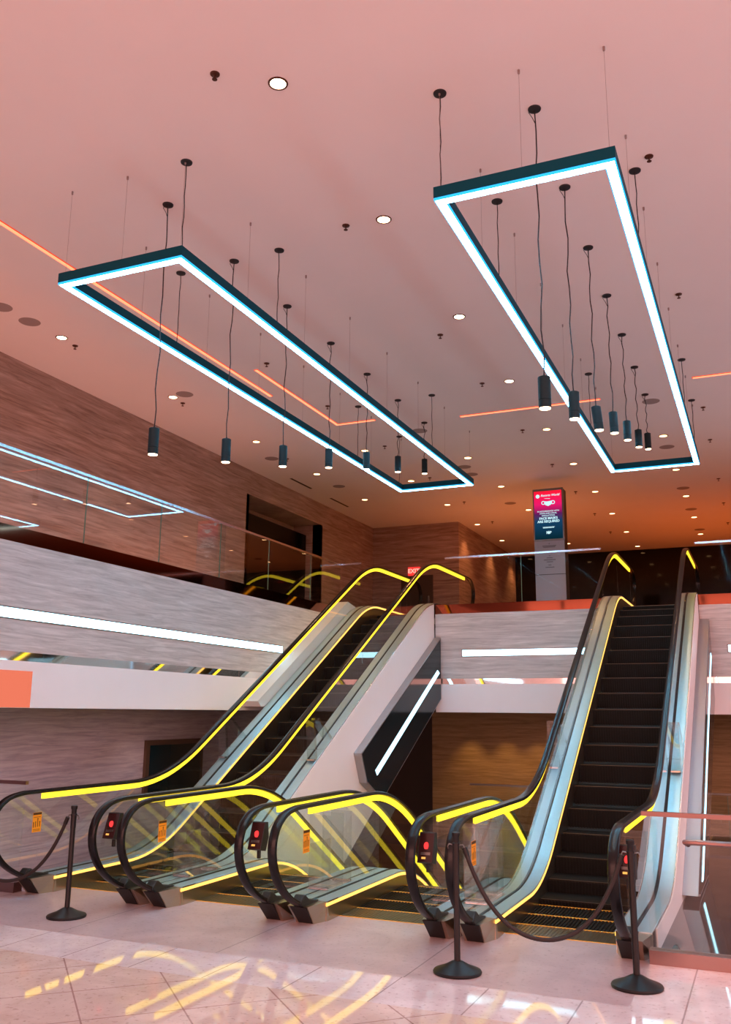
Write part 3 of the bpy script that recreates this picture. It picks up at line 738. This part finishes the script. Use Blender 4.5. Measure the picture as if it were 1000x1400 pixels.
dr = t.children[3] if False else None
m = MB()
for zz, hw in ((5.235, .012), (5.19, .14), (5.165, .12), (5.09, .012), (4.99, .012), (4.945, .06), (4.905, .12), (4.865, .065), (4.80, .03), (4.755, .09)):
    n_ = max(1, int(hw * 2 / .03))
    for q in range(n_):
        a = cx - hw + q * (2 * hw / n_); m.box(a, a + 2 * hw / n_ * .72, TY - .0055, TY - .004, zz - .008, zz + .008)
m.build('directory_lines', M['ink'], t)

# ------------------------------------------------------------------ rope barrier
def stanchion(x, y, label):
    r = thing('stanchion', (x, y, 0), label, 'stanchion', 'black rope barrier posts')
    MB().lathe([(.178, 0), (.182, .012), (.176, .022), (.10, .050), (.045, .080), (.030, .086)], (x, y, 0), 36).build('base', M['post'], r, smooth=True)
    m = MB().lathe([(.024, .06), (.024, .80)], (x, y, 0), 10); m.lathe([(.026, .79), (.026, .905)], (x, y, 0), 10)
    m.build('post', M['post'], r)
    MB().lathe([(.030, .90), (.030, .915), (.024, .92), (.024, .955), (.031, .965), (.031, .988), (.026, .992)], (x, y, 0), 20).build('cap', M['post'], r, smooth=True)
    m = MB()
    for s in (-1, 1): m.tube([(x + s * .022, y, .90), (x + s * .055, y, .905), (x + s * .066, y, .885), (x + s * .06, y, .87)], .005, 6)
    m.build('hook', M['steel_dark'], r)
stanchion(-6.15, 7.22, 'leftmost black stanchion post in view, before the left escalator')
stanchion(-2.275, 7.0, 'middle black stanchion post, before the right escalator left handrail')
stanchion(-1.007, 7.19, 'rightmost black stanchion post on a domed base')
def rope(p0, p1, low, label):
    p0, p1 = Vector(p0), Vector(p1); pts = []
    n = 36
    for i in range(n + 1):
        t_ = i / n; u = 2 * t_ - 1
        p = p0.lerp(p1, t_ ** 1.0)
        sag = (math.cosh(2.3) - math.cosh(2.3 * u)) / (math.cosh(2.3) - 1)
        u2 = u * (1 - .0) ; p.z -= sag * (p0.z + p1.z - 2 * low) / 2
        pts.append(tuple(p))
    r = MB().tube(pts, .0165, 10).build('barrier_rope', M['rope'], smooth=True)
    tag(r, label, 'rope', 'dark barrier ropes')
    m = MB()
    for a, b in ((pts[0], pts[1]), (pts[-1], pts[-2])):
        v = (Vector(b) - Vector(a)).normalized(); m.tube([tuple(Vector(a) - v * .01), tuple(Vector(a) + v * .055)], .020, 10)
    m.build('rope_end', M['post'], r)
rope((-2.21, 7.01, .875), (-1.07, 7.18, .875), .27, 'dark rope sagging between the middle and rightmost stanchion posts')
rope((-6.215, 7.21, .875), (-7.42, 6.98, .875), .285, 'dark rope hanging left from the leftmost stanchion post')
stanchion(-7.485, 6.97, 'black stanchion post just left of the picture edge')

# ------------------------------------------------------------------ lights of the place and added fill lamps
def area(name, loc, rot, sx, sy, energy, col):
    d = bpy.data.lights.new(name, 'AREA'); d.shape = 'RECTANGLE'; d.size = sx; d.size_y = sy; d.energy = energy; d.color = col
    o = bpy.data.objects.new(name, d); COL.objects.link(o); o.location = loc; o.rotation_euler = rot; return o
# added unseen orange fill above the far upper floor, shining up at its ceiling
area('far_orange_fill', (-.5, 23.5, 4.0), (PI, 0, 0), 5, 5, 65, (1, .17, .025))
area('far_orange_fill', (-5.2, 20.4, 3.95), (PI, 0, 0), 2.5, 3, 40, (1, .26, .07))
area('gallery_fill', (-8.5, 8.0, 3.95), (PI, 0, 0), .8, 12, 60, (1, .38, .28))  # added unseen warm fill behind the railing, facing the gallery ceiling
# lamps washing the brown wall of the lower storey
for x in (-6.1, -5.3, -4.6):
    spot(None, (x, 19.55, 1.86), 60, (1, .52, .16), math.radians(80), .8, .04, name='wall_wash')
spot(None, (-8.5, 12, 1.86), 25, (1, .7, .6), math.radians(130), 1, .1, name='wall_wash')
spot(None, (-8.5, 9, 1.86), 25, (1, .7, .6), math.radians(130), 1, .1, name='wall_wash')

w = bpy.data.worlds.new('World'); S.world = w; w.use_nodes = True
n = w.node_tree.nodes; l = w.node_tree.links; n.clear()
out = n.new('ShaderNodeOutputWorld'); bg = n.new('ShaderNodeBackground')
tc = n.new('ShaderNodeTexCoord'); sp = n.new('ShaderNodeSeparateXYZ'); l.new(tc.outputs['Generated'], sp.inputs[0])
# the hall is open behind the camera: pinkish red light comes from there, the side is darker
mr = n.new('ShaderNodeMapRange'); mr.inputs['From Min'].default_value = .15; mr.inputs['From Max'].default_value = -.55
l.new(sp.outputs[1], mr.inputs[0])
r = n.new('ShaderNodeValToRGB'); r.color_ramp.elements[0].color = (.12, .19, .26, 1); r.color_ramp.elements[1].color = (1.0, .43, .365, 1)
l.new(mr.outputs[0], r.inputs[0]); m2 = n.new('ShaderNodeMapRange'); m2.inputs['From Min'].default_value = -1; m2.inputs['From Max'].default_value = 1; l.new(sp.outputs[2], m2.inputs[0])
r2_ = n.new('ShaderNodeValToRGB'); ce = r2_.color_ramp.elements
ce[0].position = 0; ce[0].color = (1, 1, 1, 1); ce[1].position = 1; ce[1].color = (1, 1, 1, 1)
for p_, c_ in ((.34, (1, 1, 1, 1)), (.38, (.10, .03, .015, 1)), (.49, (.10, .03, .015, 1)), (.515, (1, 1, 1, 1))):
    e_ = ce.new(p_); e_.color = c_
l.new(m2.outputs[0], r2_.inputs[0])
mx = n.new('ShaderNodeMix'); mx.data_type = 'RGBA'; mx.blend_type = 'MULTIPLY'; mx.inputs[0].default_value = 1
l.new(r2_.outputs[0], mx.inputs[6]); l.new(r.outputs[0], mx.inputs[7])
l.new(mx.outputs[2], bg.inputs[0]); bg.inputs[1].default_value = 4.1
l.new(bg.outputs[0], out.inputs[0])

# ------------------------------------------------------------------ camera
yaw, pitch, roll, F = .41122776, .21714948, .00870111, 1243.2595
f = Vector((-math.sin(yaw) * math.cos(pitch), math.cos(yaw) * math.cos(pitch), math.sin(pitch)))
rt = Vector((math.cos(yaw), math.sin(yaw), 0)); u = rt.cross(f)
r2 = math.cos(roll) * rt + math.sin(roll) * u; u2 = -math.sin(roll) * rt + math.cos(roll) * u
cd = bpy.data.cameras.new('Camera'); cam = bpy.data.objects.new('Camera', cd); COL.objects.link(cam)
cam.matrix_world = Matrix(((r2.x, u2.x, -f.x, 0), (r2.y, u2.y, -f.y, 0), (r2.z, u2.z, -f.z, 1.88), (0, 0, 0, 1)))
cd.sensor_fit = 'HORIZONTAL'; cd.sensor_width = 36; cd.lens = 36 * F / 1000; cd.clip_end = 200
S.camera = cam
S.view_settings.view_transform = 'Standard'; S.view_settings.look = 'None'; S.view_settings.gamma = 1; S.view_settings.exposure = 0.1
S.view_settings.use_curve_mapping = False
S.cycles.transparent_max_bounces = 40; S.cycles.max_bounces = 14; S.cycles.glossy_bounces = 8; S.cycles.diffuse_bounces = 4
S.cycles.sample_clamp_indirect = 6; S.cycles.use_denoising = True
for o in bpy.data.objects:
    if '_o' in o: del o['_o']
